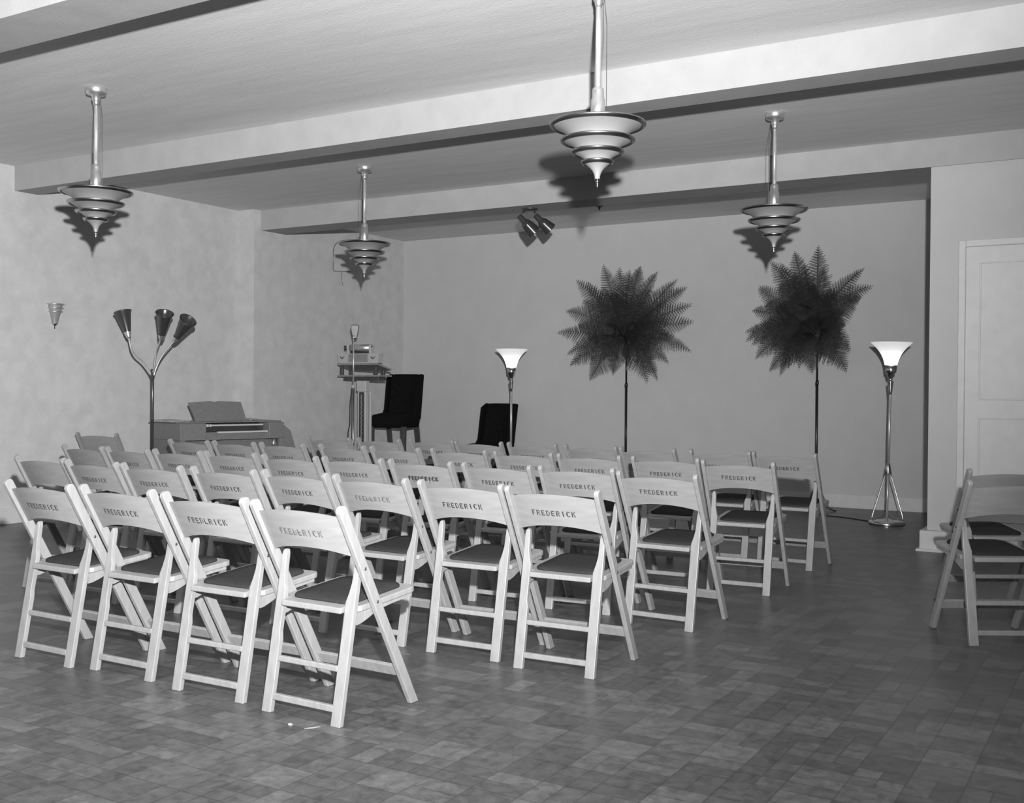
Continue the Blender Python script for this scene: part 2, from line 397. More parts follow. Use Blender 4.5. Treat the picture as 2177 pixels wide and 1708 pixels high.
def backrest(style):
    b = MB(); n, mz = 16, 5; T = 0.0055
    F, B = [], []
    zb = lambda u: 0.597 + 0.028 * (1 - abs(u) ** 2.2)
    zt = lambda u: 0.748 + 0.017 * (1 - u * u)
    V = []; 
    for side in (-T, T):
        for i in range(n + 1):
            u = -1 + 2 * i / n
            for j in range(mz + 1):
                V.append(back_pt(u, zb(u) + (zt(u) - zb(u)) * j / mz, side))
    st = (n + 1) * (mz + 1); f = []
    id_ = lambda s, i, j: s * st + i * (mz + 1) + j
    for i in range(n):
        for j in range(mz):
            f.append((id_(0, i, j), id_(0, i + 1, j), id_(0, i + 1, j + 1), id_(0, i, j + 1)))
            f.append((id_(1, i, j), id_(1, i, j + 1), id_(1, i + 1, j + 1), id_(1, i + 1, j)))
        f.append((id_(0, i, 0), id_(1, i, 0), id_(1, i + 1, 0), id_(0, i + 1, 0)))
        f.append((id_(0, i, mz), id_(0, i + 1, mz), id_(1, i + 1, mz), id_(1, i, mz)))
    for j in range(mz):
        f.append((id_(0, 0, j), id_(0, 0, j + 1), id_(1, 0, j + 1), id_(1, 0, j)))
        f.append((id_(0, n, j), id_(1, n, j), id_(1, n, j + 1), id_(0, n, j + 1)))
    b.add(V, f, 0)
    for k in range(len(b.f)):
        b.sm[k] = k < 0
    # smooth only the two large faces (one quad in every pair), keep edges crisp
    inks = [M['woodback'], M['ink']]
    if style == 'plain': pass
    elif style == 'worn': inks[1] = M['inkfade']; add_text(b, 1, skip=((4, 1), (1, 2), (3, 1)))
    elif style == 'broken': inks[1] = M['ink']; add_text(b, 1, skip=((4, 1), (4, 2), (3, 2)), dz=0.004)
    elif style == 'bold': inks[1] = M['inkbold']; add_text(b, 1)
    elif style == 'faint': inks[1] = M['inkfaint']; add_text(b, 1)
    elif style == 'double':
        inks[1] = M['ink']; add_text(b, 1, x0=-0.098); add_text(b, 1, x0=-0.0925, dz=0.0035, lift=0.0009)
        for (x, z, w_) in ((-0.06, 0.655, 0.004), (-0.03, 0.651, 0.003), (0.05, 0.655, 0.004)):
            b.add([back_pt(q / 0.199, zz, -0.0064) for q, zz in ((x, z), (x + w_, z), (x + w_ * 0.4, z + 0.012), (x - w_ * 0.4, z + 0.012))], [(0, 1, 2, 3)], 1)
    elif style == 'high': add_text(b, 1, dz=0.007, dx=0.004)
    elif style == 'low': add_text(b, 1, dz=-0.006, dx=-0.006)
    else: add_text(b, 1)
    return b, inks
def shade_auto(o):
    me = o.data
    me.polygons.foreach_set('use_smooth', [True] * len(me.polygons))
    me.set_sharp_from_angle(angle=math.radians(35))
def round_poly(x0, y0, x1, y1, r, n=5):
    out_ = []
    for cx, cy, a0 in ((x1 - r, y1 - r, 0), (x0 + r, y1 - r, 90), (x0 + r, y0 + r, 180), (x1 - r, y0 + r, 270)):
        for i in range(n + 1):
            a = math.radians(a0 + 90 * i / n); out_.append((cx + r * math.cos(a), cy + r * math.sin(a)))
    return out_
def seat_mesh():
    r = 0.035; o = [(-0.145, 0.082), (0.145, 0.082), (0.145, 0.126), (0.180, 0.130), (0.192, 0.145)]
    for i in range(6):
        a = math.radians(90 * i / 5); o.append((0.192 - r + r * math.cos(a), 0.478 - r + r * math.sin(a)))
    for i in range(6):
        a = math.radians(90 + 90 * i / 5); o.append((-0.192 + r + r * math.cos(a), 0.478 - r + r * math.sin(a)))
    o += [(-0.192, 0.145), (-0.180, 0.130), (-0.145, 0.126)]
    return MB().prism(o, -0.022, 0.0, lambda u, v, d: (u, v, 0.412 + (v - 0.082) * 0.075 + d))
def pad_mesh():
    o1 = round_poly(-0.150, 0.128, 0.150, 0.452, 0.05, 6); k = len(o1)
    b = MB(); V = []
    for (s_, d) in ((1.0, 0.0002), (1.0, 0.007), (0.97, 0.012), (0.6, 0.0155)):
        for (x, y) in o1:
            xx, yy = x * s_, 0.29 + (y - 0.29) * s_
            V.append((xx, yy, 0.412 + (yy - 0.082) * 0.075 + d))
    f = []
    for a in range(3):
        for i in range(k): f.append((a * k + i, a * k + (i + 1) % k, (a + 1) * k + (i + 1) % k, (a + 1) * k + i))
    f.append(tuple(3 * k + i for i in range(k))); f.append(tuple(range(k - 1, -1, -1)))
    return b.add(V, f, 0, True)
def seat_rail(s):
    # curved apron under the seat edge, from the rear leg forward
    oo = [(0.119, 0.350), (0.140, 0.352), (0.175, 0.362), (0.215, 0.377), (0.262, 0.389), (0.34, 0.398), (0.44, 0.405), (0.44, 0.4165), (0.119, 0.3925)]
    return MB().prism(oo, s * 0.170, s * 0.190, lambda u, v, d: (d, u, v))
CH_GROUP = 'wooden folding chairs of the hall'
PROTO = {}
def build_chair(style):
    t = thing('folding_chair', '', 'chair', group=CH_GROUP)
    bb, inks = backrest(style); ob = bb.obj('backrest', inks, t); shade_auto(ob)
    if style == 'normal':
        for s in (-1, 1):
            o = front_leg(s).obj('front_leg', M['wood'], t, 0.0035)
            bolt(s * 0.221, rail_y(0.555), 0.555, s).obj('bolt', M['bolt'], o)
            bolt(s * 0.221, rail_y(0.425), 0.425, s).obj('bolt', M['bolt'], o)
            rear_leg(s).obj('rear_leg', M['wood'], t, 0.0025)
        for z0, z1 in ((0.046, 0.070), (0.185, 0.206)):
            y = rear_y((z0 + z1) / 2); MB().box((-0.1475, y - 0.010, z0), (0.1475, y + 0.009, z1), ch=0.003).obj('leg_rung', M['wood'], t)
        zc = 0.137; yc = rail_y(zc); hl = 0.0235
        MB().prism([(-hl, -0.0075), (hl, -0.0075), (hl, 0.0075), (-hl, 0.0075)], -0.1995, 0.1995,
                   lambda u, v, d: (d, yc + DY * u + NY * v, zc + DZ * u + NZ * v)).obj('front_stretcher', M['wood'], t, 0.002)
        so = seat_mesh().obj('seat', M['wood'], t, 0.004)
        pad_mesh().obj('seat_pad', M['pad'], so)['label'] = 'dark grey upholstered seat pad'
        for s in (-1, 1): seat_rail(s).obj('seat_rail', M['wood'], t)
    else:
        for ch in list(PROTO['normal'].children):
            if ch.name.startswith('backrest'): continue
            c = ch.copy(); COL.objects.link(c); c.parent = t
            for g in ch.children:
                d = g.copy(); COL.objects.link(d); d.parent = c
    PROTO[style] = t
    return t
used = set()
def place_chair(style, x, y, deg, label):
    if style not in PROTO: build_chair(style)
    if style not in used:
        used.add(style); o = PROTO[style]; o.location = (x, y, 0); o.rotation_euler = (0, 0, math.radians(deg)); o['label'] = label
    else: o = dup(PROTO[style], (x, y, 0), math.radians(deg), label)
    return o
if 'normal' not in PROTO: build_chair('normal')
ROWS = {
 'A': [(-4.148, 2.934, 0.0), (-3.685, 2.97, 0.2), (-3.153, 2.947, 1.2), (-2.653, 2.922, -1.1)],
 'B': [(-5.62, 3.99, 0.5), (-5.099, 3.941, -0.9), (-4.618, 3.948, 2.8), (-4.121, 3.983, 1.2), (-3.674, 4.029, -2.5), (-3.178, 4.004, -0.7), (-2.657, 3.993, 2.1), (-2.175, 3.966, 2.3)],
 'C': [(-6.455, 4.921, -2.1), (-6.002, 4.925, -2.0), (-5.542, 4.951, 0.3), (-5.113, 5.005, 1.3), (-4.582, 4.982, 0.8), (-4.139, 5.048, 2.1), (-3.651, 5.066, 0.7), (-3.142, 5.085, 1.5), (-2.669, 5.14, 4.3), (-2.15, 5.02, -1.0)],
 'D': [(-6.537, 5.957, -0.8), (-6.085, 5.995, -0.5), (-5.637, 6.047, -0.4), (-5.109, 6.11, -2.8), (-4.637, 6.127, -2.2), (-4.123, 6.177, 3.3), (-3.604, 6.172, 2.0), (-3.119, 6.181, 3.9), (-2.611, 6.227, 3.4), (-2.111, 6.137, 3.9)],
 'E': [(-6.002, 7.013, 4.0), (-5.535, 7.092, 0.1), (-5.105, 7.244, -0.6), (-4.613, 7.193, 0.6), (-4.132, 7.211, -0.8), (-3.609, 7.179, -1.5), (-3.134, 7.143, -2.3), (-2.591, 7.153, 1.4), (-2.142, 7.164, 0.0)],
}
STY = {('A', 3): 'worn', ('A', 2): 'broken', ('B', 5): 'worn', ('C', 6): 'double', ('B', 6): 'bold', ('C', 0): 'faint', ('E', 1): 'plain',
       ('D', 9): 'high', ('E', 8): 'bold', ('C', 4): 'low', ('D', 5): 'bold', ('B', 3): 'bold', ('E', 2): 'bold', ('C', 9): 'high', ('D', 2): 'low',
       ('B', 0): 'faint', ('E', 6): 'low', ('E', 7): 'low', ('E', 5): 'worn', ('D', 4): 'high', ('C', 1): 'low', ('C', 7): 'bold'}
ORD = ['', 'second ', 'third ', 'fourth ', 'fifth ', 'sixth ', 'seventh ', 'eighth ', 'ninth ', 'tenth ']
RN = {'A': 'the nearest row', 'B': 'the second row', 'C': 'the middle row', 'D': 'the fourth row', 'E': 'the farthest row'}
LOOK = {'normal': 'wooden folding chair with crisp stencilled name', 'worn': 'wooden folding chair with worn stencilled name', 'broken': 'wooden folding chair with broken stencilled name',
        'double': 'wooden folding chair with smudged double-stamped name', 'bold': 'wooden folding chair with bold stencilled name', 'faint': 'wooden folding chair with faint stencilled name',
        'plain': 'wooden folding chair with unmarked back', 'high': 'wooden folding chair with high-set stencilled name', 'low': 'wooden folding chair with low-set stencilled name'}
for r in 'ABCDE':
    n = len(ROWS[r])
    for i, (x, y, a) in enumerate(ROWS[r]):
        st = STY.get((r, i), 'normal'); k = n - 1 - i
        where = ('at the aisle end of ' if k == 0 else ORD[k] + 'from the aisle in ') + RN[r]
        place_chair(st, x, y, a, LOOK[st] + ', ' + where)
place_chair('plain', -8.087, 6.316, 12.4, 'lone wooden folding chair with plain back, by the three-headed lamp at the left wall')
place_chair('plain', -0.56, 5.565, 31, 'turned wooden folding chair across the aisle, nearer of the two before the door')
place_chair('plain', -0.67, 6.37, 31, 'turned wooden folding chair across the aisle, farther of the two before the door')

# ------------------------------------------------------------------ pendant lamps
def pendant(cs):
    t = thing('pendant_lamp', '', 'lamp', group='tiered glass pendant lamps')
    Z1 = 2.458 - ZC
    b = MB(); b.lathe([(0.0, 0.0), (0.066, 0.0), (0.068, -0.008), (0.066, -0.026), (0.060, -0.042), (0.034, -0.048), (0.028, -0.050), (0.027, -0.078), (0.022, -0.084), (0.018, -0.095), (0.016, -0.115), (0.0, -0.116)], 36).obj('canopy', M['satin'], t)
    MB().lathe([(0.0135, -0.10), (0.0135, Z1 + 0.17)], 18).obj('stem', M['stem'], t)
    MB().lathe([(0.0, Z1 + 0.178), (0.016, Z1 + 0.177), (0.026, Z1 + 0.168), (0.0285, Z1 + 0.155), (0.0285, Z1 + 0.122), (0.033, Z1 + 0.118), (0.034, Z1 + 0.06), (0.034, Z1 - 0.02), (0, Z1 - 0.02)], 32).obj('socket_sleeve', M['satin'], t)
    zs = [Z1, Z1 - 0.073, Z1 - 0.128, Z1 - 0.176]; Rs = [0.228, 0.177, 0.1265, 0.0785]
    for k in range(4):
        R, z = Rs[k], zs[k]
        # ring with grooves
        p = [(R - 0.016, z - 0.010), (R - 0.013, z - 0.0135), (R - 0.008, z - 0.0125), (R - 0.007, z - 0.009), (R - 0.003, z - 0.009), (R - 0.0025, z - 0.005), (R, z - 0.004),
             (R + 0.0005, z + 0.003), (R - 0.002, z + 0.005), (R - 0.012, z + 0.004), (R - 0.016, z)]
        MB().lathe(p + [p[0]], 72, cap=False).obj('rim_ring', M['rim'], t)
        prof = []
        if k < 3:
            r1, z1 = Rs[k + 1] * 0.72, zs[k + 1] + 0.002
            for i in range(11):
                q = i / 10; prof.append((r1 + (R - 0.014 - r1) * q ** 1.75, z1 + (z - 0.006 - z1) * q))
        else:
            r1, z1 = 0.0125, z - 0.080
            for i in range(15):
                q = i / 14; prof.append((r1 + (R - 0.014 - r1) * (q ** 2.2), z1 + (z - 0.006 - z1) * q))
        inner = [(max(r - 0.003, 0.001), zz + 0.002) for r, zz in reversed(prof)]
        MB().lathe(prof + inner, 64, cap=False).obj('glass_bowl', M['glass'], t)
    zf = zs[3] - 0.080
    MB().lathe([(0.0, zf + 0.004), (0.012, zf + 0.002), (0.012, zf - 0.003), (0.004, zf - 0.006), (0.004, zf - 0.010), (0.010, zf - 0.0135), (0.004, zf - 0.0165), (0.0045, zf - 0.022), (0.003, zf - 0.026), (0.0045, zf - 0.031), (0.002, zf - 0.037), (0.0, zf - 0.044)], 16).obj('finial', M['chrome'], t)
    d = Vector((rt.x, rt.y, 0)).normalized() * 0.040 * cs
    MB().tube([(d.x * 0.6, d.y * 0.6, -0.04), (d.x, d.y, -0.2), (d.x, d.y, Z1 + 0.02), (d.x * 0.75, d.y * 0.75, Z1 - 0.01)], 0.0016, 6).obj('pull_cord', M['darkmetal'], t)
    return t
PL = [((-5.86, 4.57), 1, 'tiered glass pendant lamp hanging over the left end of the near rows'),
      ((-2.27, 4.57), 1, 'largest-looking tiered glass pendant lamp, hanging between the two nearer ceiling beams'),
      ((-5.885, 7.34), -1, 'tiered glass pendant lamp hanging before the far corner, above the organ and lectern'),
      ((-2.266, 7.30), -1, 'tiered glass pendant lamp hanging just above the right-hand fern stand')]
pr = {}
for (x, y), cs, lab in PL:
    if cs not in pr: o = pr[cs] = pendant(cs); o.location = (x, y, ZC); o['label'] = lab
    else: dup(pr[cs], (x, y, ZC), 0, lab)

# ------------------------------------------------------------------ twin ceiling spotlight and sprinkler
t = thing('ceiling_spotlight', 'twin bullet-shaped metal spotlight fixture under the farther ceiling beam', 'light', (-5.075, 8.80, ZB))
MB().lathe([(0.0, 0), (0.076, 0), (0.078, -0.006), (0.065, -0.018), (0.03, -0.026), (0, -0.027)], 28).obj('canopy', M['darkmetal'], t)
Rv = Vector((rt.x, rt.y, 0)).normalized(); Fv = Vector((fw.x, fw.y, 0)).normalized(); Uz = Vector((0, 0, 1))
def wp(a, b_, c): return (Rv * a + Fv * b_ + Uz * c) * 0.9            # right / away / up offsets in metres
for (p0, p1, q) in (((-0.055, 0, -0.018), (-0.085, -0.02, -0.085), (0.050, 0.030, -0.245)), ((0.045, 0, -0.018), (0.060, -0.02, -0.075), (0.215, 0.025, -0.215))):
    A, B_, Q = wp(*p0), wp(*p1), wp(*q)
    if p0[0] < 0: B_ = wp(-0.110, -0.02, -0.085)
    MB().tube([A, B_ + (A - B_) * 0.15, B_ + (Q - B_) * 0.06], 0.006, 8).obj('arm', M['chrome'], t)
    ax = (Q - B_).normalized(); L_ = (Q - B_).length
    T = Matrix.Translation(B_) @ ax.to_track_quat('Z', 'Y').to_matrix().to_4x4()
    pf = [(0.0, -0.008), (0.024, -0.008), (0.027, -0.004), (0.029, 0.058), (0.034, 0.066), (0.046, 0.082), (0.051, 0.095), (0.0518, 0.099), (0.0672, L_ - 0.004), (0.068, L_ - 0.0005), (0.067, L_)]
    inn = [(0.065, L_), (0.048, 0.10), (0.0, 0.08)]
    MB().lathe(pf + inn, 32, T=T, cap=False).obj('lamp_head', M['spot'], t)
sp = MB().lathe([(0.0, 0), (0.045, 0), (0.040, -0.012), (0.016, -0.02), (0.008, -0.034), (0.013, -0.038), (0.0, -0.05)], 20).obj('sprinkler_head', M['darkmetal'])
sp.location = (-4.98, 10.08, ZC); tag(sp, 'small dark sprinkler head on the far ceiling, right of the twin spotlight', 'sprinkler')

# ------------------------------------------------------------------ torchieres
def torchiere(lean):
    t = thing('torchiere_lamp', '', 'floor lamp', group='torchiere floor lamps')
    MB().lathe([(0.0, 0.0), (0.156, 0.0), (0.159, 0.006), (0.158, 0.020), (0.150, 0.027), (0.09, 0.034), (0.05, 0.042), (0.018, 0.052), (0.0, 0.053)], 48).obj('base', M['chrome'], t)
    MB().lathe([(0.010, 0.05), (0.010, 0.47)], 14).lathe([(0.0125, 0.54), (0.0125, 1.19)], 16).obj('pole', M['stem'], t)
    MB().lathe([(0.031, 0.458), (0.033, 0.462), (0.0145, 0.555), (0.013, 0.557)], 24).obj('collar', M['chrome'], t)
    for a in (-15, 105, 225):
        c, s = math.cos(math.radians(a)), math.sin(math.radians(a)); P = [(0.022, 0.465), (0.065, 0.34), (0.110, 0.20), (0.148, 0.085), (0.152, 0.055), (0.142, 0.040), (0.125, 0.046), (0.06, 0.076), (0.008, 0.105)]
        MB().tube(catmull([(r * c, r * s, z) for r, z in P], 4), 0.0052, 8).obj('leg_rod', M['chrome'], t)
    MB().lathe([(0.0125, 1.18), (0.014, 1.182), (0.018, 1.22), (0.026, 1.295), (0.027, 1.30), (0.013, 1.302), (0.013, 1.325), (0.030, 1.345), (0.034, 1.375), (0.044, 1.380), (0.047, 1.385), (0.0535, 1.448), (0.0, 1.45)], 32).obj('socket_cup', M['chrome'], t)
    prof = []
    for i in range(17):
        q = i / 16; prof.append((0.054 + 0.130 * (0.30 * q + 0.70 * q ** 2.3), 1.448 + 0.205 * q))
    inn = [(r - 0.004, z + 0.001) for r, z in reversed(prof)]
    sh = MB().lathe(prof + inn, 48, cap=False).obj('lamp_shade', M['opal'], t); sh['label'] = 'glowing white opal glass shade'
    ld = bpy.data.lights.new('torchiere_bulb', 'POINT'); ld.energy = BULB; ld.shadow_soft_size = 0.02
    lo = bpy.data.objects.new('bulb_light', ld); COL.objects.link(lo); lo.parent = t; lo.location = (0, 0, 1.485)
    t.rotation_euler = (0, lean, 0)
    return t
BULB = 2.0
t1 = torchiere(math.radians(0.9)); t1.location = (-2.075, 10.131, 0); t1['label'] = 'torchiere floor lamp with chrome tripod base, standing by the right end of the back wall'
t2 = dup(t1, (-6.195, 10.35, 0), 0.4, 'torchiere floor lamp glowing in front of the lower black velvet chair')
# cord from the torchiere along the floor
def flat(pts, z=0.004): return [(x, y, z) for x, y in pts]
o = MB().tube(catmull(flat([(-2.20, 10.20), (-2.395, 10.335), (-2.55, 10.42), (-2.69, 10.465), (-2.80, 10.60), (-2.86, 10.74)])), 0.0045, 8).obj('lamp_cord', M['cord'])
tag(o, 'black cord running over the floor from the right torchiere', 'cord')
# ------------------------------------------------------------------ ferns on stands
def on_ray(px, py, dist_y):
    u, v = (px - 1088.5) / FPX, -(py - 854.0) / FPX
    d = rt * u + up * v + fw; C = Vector((0, 0, CAM_H)); s_ = dist_y / d.y
    return C + d * s_
def fern_frond(hub, tip, seed, width, parent, sag=0.12):
    rnd = random.Random(seed); hub, tip = Vector(hub), Vector(tip)
    d = tip - hub; L_ = d.length
    mid = hub + d * 0.55 + Vector((rnd.uniform(-.03, .03), rnd.uniform(-.06, .02), sag * (0.6 + 0.8 * rnd.random())))
    b = MB(); n = 26; P = arc(hub, mid * 1.0, tip, n)
    b.tube(P, [0.0042 * (1 - 0.75 * i / n) for i in range(n + 1)], 5, mi=1)
    view = Vector((rnd.uniform(-.35, .35), -1.0, rnd.uniform(-.3, .5))).normalized()
    for i in range(3, n + 1):
        t_ = i / n; p = P[i]; tan = (P[min(i + 1, n)] - P[i - 1]).normalized()
        side = tan.cross(view).normalized(); wl = 1.12 * width * min(1.0, ((1.015 - t_) / 0.62)) ** 0.92 * min(1.0, t_ / 0.25)
        wl = max(wl, 0.006) * rnd.uniform(0.88, 1.08)
        for s in (-1, 1):
            dr = (side * s + tan * (0.55 + 0.1 * rnd.random()) + Vector((0, 0, -0.12)) + view * rnd.uniform(-.12, .12)).normalized()
            nrm = dr.cross(tan).normalized(); w2 = tan - dr * tan.dot(dr); w2.normalize()
            # serrated pinna : leaflets either side of a midrib
            m_ = max(4, int(wl / 0.011)); V = []; F = []
            for k in range(m_ + 1):
                q = k / m_; hw = 0.0150 * (1 - q) ** 0.55 * min(1, 0.45 + wl / 0.12) + 0.001
                c0 = p + dr * (wl * q) + Vector((0, 0, -0.10 * wl * q * q)); 
                for ss in (-1, 1):
                    a0 = c0 + w2 * ss * hw + dr * (wl / m_ * 0.75); kk = len(V)
                    V += [c0, c0 + dr * (wl / m_ * 0.80), a0]
                    F.append((kk, kk + 1, kk + 2))
            b.add(V, F, 0)
            kk = [p, p + dr * wl * 0.97 + Vector((0, 0, -0.10 * wl * 0.94)), p + w2 * 0.0022]
            b.add(kk, [(0, 1, 2)], 0)
    o = b.obj('fern_frond', [M['fern'], M['fernstem']], parent); return o
def fern_stand(name_label, base, hubpx, tips, seed, pole_top, joints, Y):
    t = thing('fern_stand', name_label, 'fern stand', (base[0], base[1], 0), group='fern arrangements on black poles')
    bx, by = base
    for a in (2, 122, 242):
        c_, s_ = math.cos(math.radians(a)), math.sin(math.radians(a))
        MB().tube(catmull([(r * c_, r * s_, z) for r, z in ((0.010, 0.26), (0.045, 0.20), (0.085, 0.11), (0.125, 0.035), (0.17, 0.012), (0.20, 0.0078))], 4), 0.0075, 8).obj('foot', M['black'], t)
    MB().lathe([(0.0, 0.10), (0.016, 0.10), (0.018, 0.12), (0.018, 0.27), (0.014, 0.28), (0.0, 0.28)], 16).obj('hub', M['black'], t)
    MB().lathe([(0.0125, 0.11), (0.0125, joints)], 14).lathe([(0.009, joints), (0.009, pole_top)], 14).obj('pole', M['black'], t)
    b = MB().lathe([(0.014, joints - 0.03), (0.0165, joints - 0.028), (0.0165, joints + 0.01), (0.010, joints + 0.014)], 14); b.obj('collar', M['black'], t)
    b = MB().lathe([(0.010, pole_top - 0.06), (0.020, pole_top - 0.05), (0.038, pole_top), (0.050, pole_top + 0.07), (0.052, pole_top + 0.10), (0.0, pole_top + 0.10)], 20); b.obj('flower_holder', M['black'], t)
    rnd = random.Random(seed); hub = Vector(on_ray(hubpx[0], hubpx[1], Y)); loc = Vector((bx, by, 0))
    st = Vector((bx, by, pole_top + 0.09)) - loc
    for k, (px, py, dy, wd) in enumerate(tips):
        tip = on_ray(px, py, Y + dy) - loc
        hb = st.lerp(hub - loc, rnd.uniform(0.15, 0.6)) + Vector((rnd.uniform(-.03, .03), rnd.uniform(-.06, .0), rnd.uniform(-.02, .03)))
        fern_frond(hb, tip, seed * 100 + k, wd, t, sag=0.10 if tip.z > hb.z else 0.16)
    return t
YF = 10.9
T1 = [(1186, 706), (1205, 661), (1226, 596), (1283, 563), (1362, 566), (1398, 578), (1440, 594), (1460, 611), (1472, 646), (1474, 683), (1469, 746), (1421, 770), (1398, 806), (1377, 810), (1304, 794), (1254, 808), (1213, 775), (1207, 752),
      (1318, 569), (1340, 575), (1240, 640), (1420, 640), (1250, 720), (1430, 715), (1280, 610), (1385, 610), (1345, 700), (1290, 690), (1370, 745), (1285, 760), (1330, 640), (1230, 690), (1425, 680), (1340, 780), (1300, 740), (1390, 690), (1310, 620), (1250, 600)]
rnd = random.Random(5)
def addd(L_, c, n_out, far=0.28):
    out_ = []
    for k, (x, y) in enumerate(L_):
        if k < n_out: out_.append((x, y, rnd.uniform(-0.25, 0.10), rnd.uniform(0.135, 0.19)))
        else: out_.append((x, y, rnd.uniform(-0.62, -0.28), rnd.uniform(0.15, 0.20)))
    return out_
p1 = on_ray(1331, 900, YF); p2 = on_ray(1736.5, 900, YF)
fern_stand('large dark fern spray on a black pole stand, nearer the middle of the back wall', (p1.x, YF), (1332, 705), addd(T1, None, 18), 3, 1.62, 1.27, YF)
T2 = [(1587, 704), (1588, 722), (1601, 660), (1614, 610), (1640, 556), (1690, 535), (1740, 523), (1752, 570), (1838, 570), (1855, 608), (1830, 632), (1795, 665), (1797, 692), (1808, 745), (1800, 789), (1775, 770), (1728, 790), (1700, 780), (1659, 797), (1637, 788), (1608, 760), (1600, 730),
      (1660, 560), (1710, 560), (1630, 640), (1620, 690), (1640, 740), (1690, 620), (1760, 630), (1700, 690), (1660, 600), (1680, 740), (1760, 700), (1730, 600), (1650, 660), (1710, 650), (1780, 740), (1670, 770), (1620, 720), (1690, 580), (1780, 620)]
fern_stand('tall lopsided dark fern spray on a black pole stand, nearer the right torchiere', (p2.x, YF), (1715, 690), addd(T2, None, 22), 8, 1.66, 1.30, YF)

# ------------------------------------------------------------------ three-headed floor lamp
lx, ly = -7.69, 6.60
t = thing('three_headed_floor_lamp', 'floor lamp with three dark cone shades on gooseneck arms, by the left wall', 'floor lamp', (lx, ly, 0))
dep = Vector((lx, ly, 0)).dot(Fv)
def l3(px, py, away=0.0):
    """offset of a photographed point from the lamp axis, in the plane facing the room"""
    u, v = (px - 1088.5) / FPX, -(py - 854.0) / FPX
    d = rt * u + up * v + fw; s_ = (dep + away) / d.dot(Fv); return Vector((0, 0, CAM_H)) + d * s_ - Vector((lx, ly, 0))
MB().lathe([(0.0, 0), (0.13, 0), (0.132, 0.012), (0.12, 0.02), (0.03, 0.028), (0.0, 0.03)], 36).obj('base', M['darkmetal'], t)
zt_ = l3(325, 785).z
MB().lathe([(0.0135, 0.02), (0.0135, zt_ - 0.45), (0.0155, zt_ - 0.448), (0.0155, zt_ - 0.437), (0.0135, zt_ - 0.435), (0.0135, zt_ - 0.035), (0.017, zt_ - 0.03), (0.017, zt_), (0.0, zt_)], 20).obj('pole', M['gun'], t)
arms = [([(323, 800), (317, 788), (303, 770), (288, 757), (280, 745), (276, 730), (273, 714)], 0.03, (261, 665), 0.05),
        ([(326, 800), (328, 780), (332, 752), (336, 738), (343, 718)], -0.08, (350, 668), -0.18),
        ([(327, 800), (331, 786), (340, 765), (352, 747), (373, 722)], 0.0, (399, 682), -0.10)]
for pts, aw, head, ha in arms:
    n = len(pts); W_ = [l3(x, y, aw * i / (n - 1)) for i, (x, y) in enumerate(pts)]
    MB().tube(catmull(W_, 5), 0.0082, 10).obj('gooseneck_arm', M['satin'], t)
    A = W_[-1]; Q = l3(head[0], head[1], ha); ax = (Q - A).normalized(); L_ = (Q - A).length
    T = Matrix.Translation(A) @ ax.to_track_quat('Z', 'Y').to_matrix().to_4x4()
    sh = MB().lathe([(0.023, 0.0), (0.070, L_ - 0.008), (0.078, L_ + 0.002), (0.079, L_ + 0.01), (0.074, L_ + 0.004), (0.060, L_ * 0.8), (0.021, 0.008)], 36, T=T, cap=False).obj('lamp_shade', M['gun'], t)
    MB().lathe([(0.0, -0.026), (0.016, -0.024), (0.022, -0.012), (0.025, 0.004), (0.033, 0.028), (0.034, 0.032)], 28, T=T, cap=False).obj('shade_cup', M['satin'], sh)

# ------------------------------------------------------------------ wall sconce
t = thing('wall_sconce', 'small tiered metal and glass sconce on the left wall', 'wall lamp', (LW, 6.236, 1.75))
def half(prof, n=24):
    v = []; f = []
    for (r, z) in prof:
        for i in range(n + 1):
            a = -math.pi / 2 + math.pi * i / n; v.append((r * math.cos(a), r * math.sin(a), z))
    for k in range(len(prof) - 1):
        for i in range(n): f.append((k * (n + 1) + i, k * (n + 1) + i + 1, (k + 1) * (n + 1) + i + 1, (k + 1) * (n + 1) + i))
    return MB().add(v, f, 0, True)
for k, (R, z) in enumerate(((0.084, 0.190), (0.078, 0.155), (0.070, 0.122))):
    half([(R - 0.02, z), (R, z), (R + 0.002, z + 0.005), (R, z + 0.011), (R - 0.02, z + 0.011)]).obj('rim_ring', M['satin'], t)
half([(0.030, 0.02), (0.034, 0.05), (0.044, 0.09), (0.054, 0.122), (0.062, 0.155), (0.068, 0.19)]).obj('glass_bowl', M['glass'], t)
half([(0.0, -0.03), (0.006, -0.025), (0.006, 0.0), (0.022, 0.01), (0.026, 0.02), (0.026, 0.085), (0.0, 0.09)]).obj('socket_sleeve', M['chrome'], t)

# old fixture outline of thin wire on the far left wall
o = MB().tube([(LW2 + 0.004, 10.24, 2.622), (LW2 + 0.004, 9.93, 2.60), (LW2 + 0.004, 9.914, 2.62), (LW2 + 0.004, 9.914, 2.85), (LW2 + 0.004, 9.95, 2.92), (LW2 + 0.004, 10.0, 2.955), (LW2 + 0.004, 10.20, 2.955)], 0.0035, 6)
o.tube([(LW2 + 0.004, 10.07, 2.60), (LW2 + 0.004, 10.07, 2.50), (LW2 + 0.004, 10.10, 2.44)], 0.0025, 6)
tag(o.obj('wall_wire', M['darkmetal']), 'thin loose wire tacked to the far left wall behind a pendant', 'wire')

# ------------------------------------------------------------------ electric organ
OP = Vector((-7.655, 6.89, 0)); oa = math.radians(15); OL, OW, OH = 1.10, 0.52, 0.880
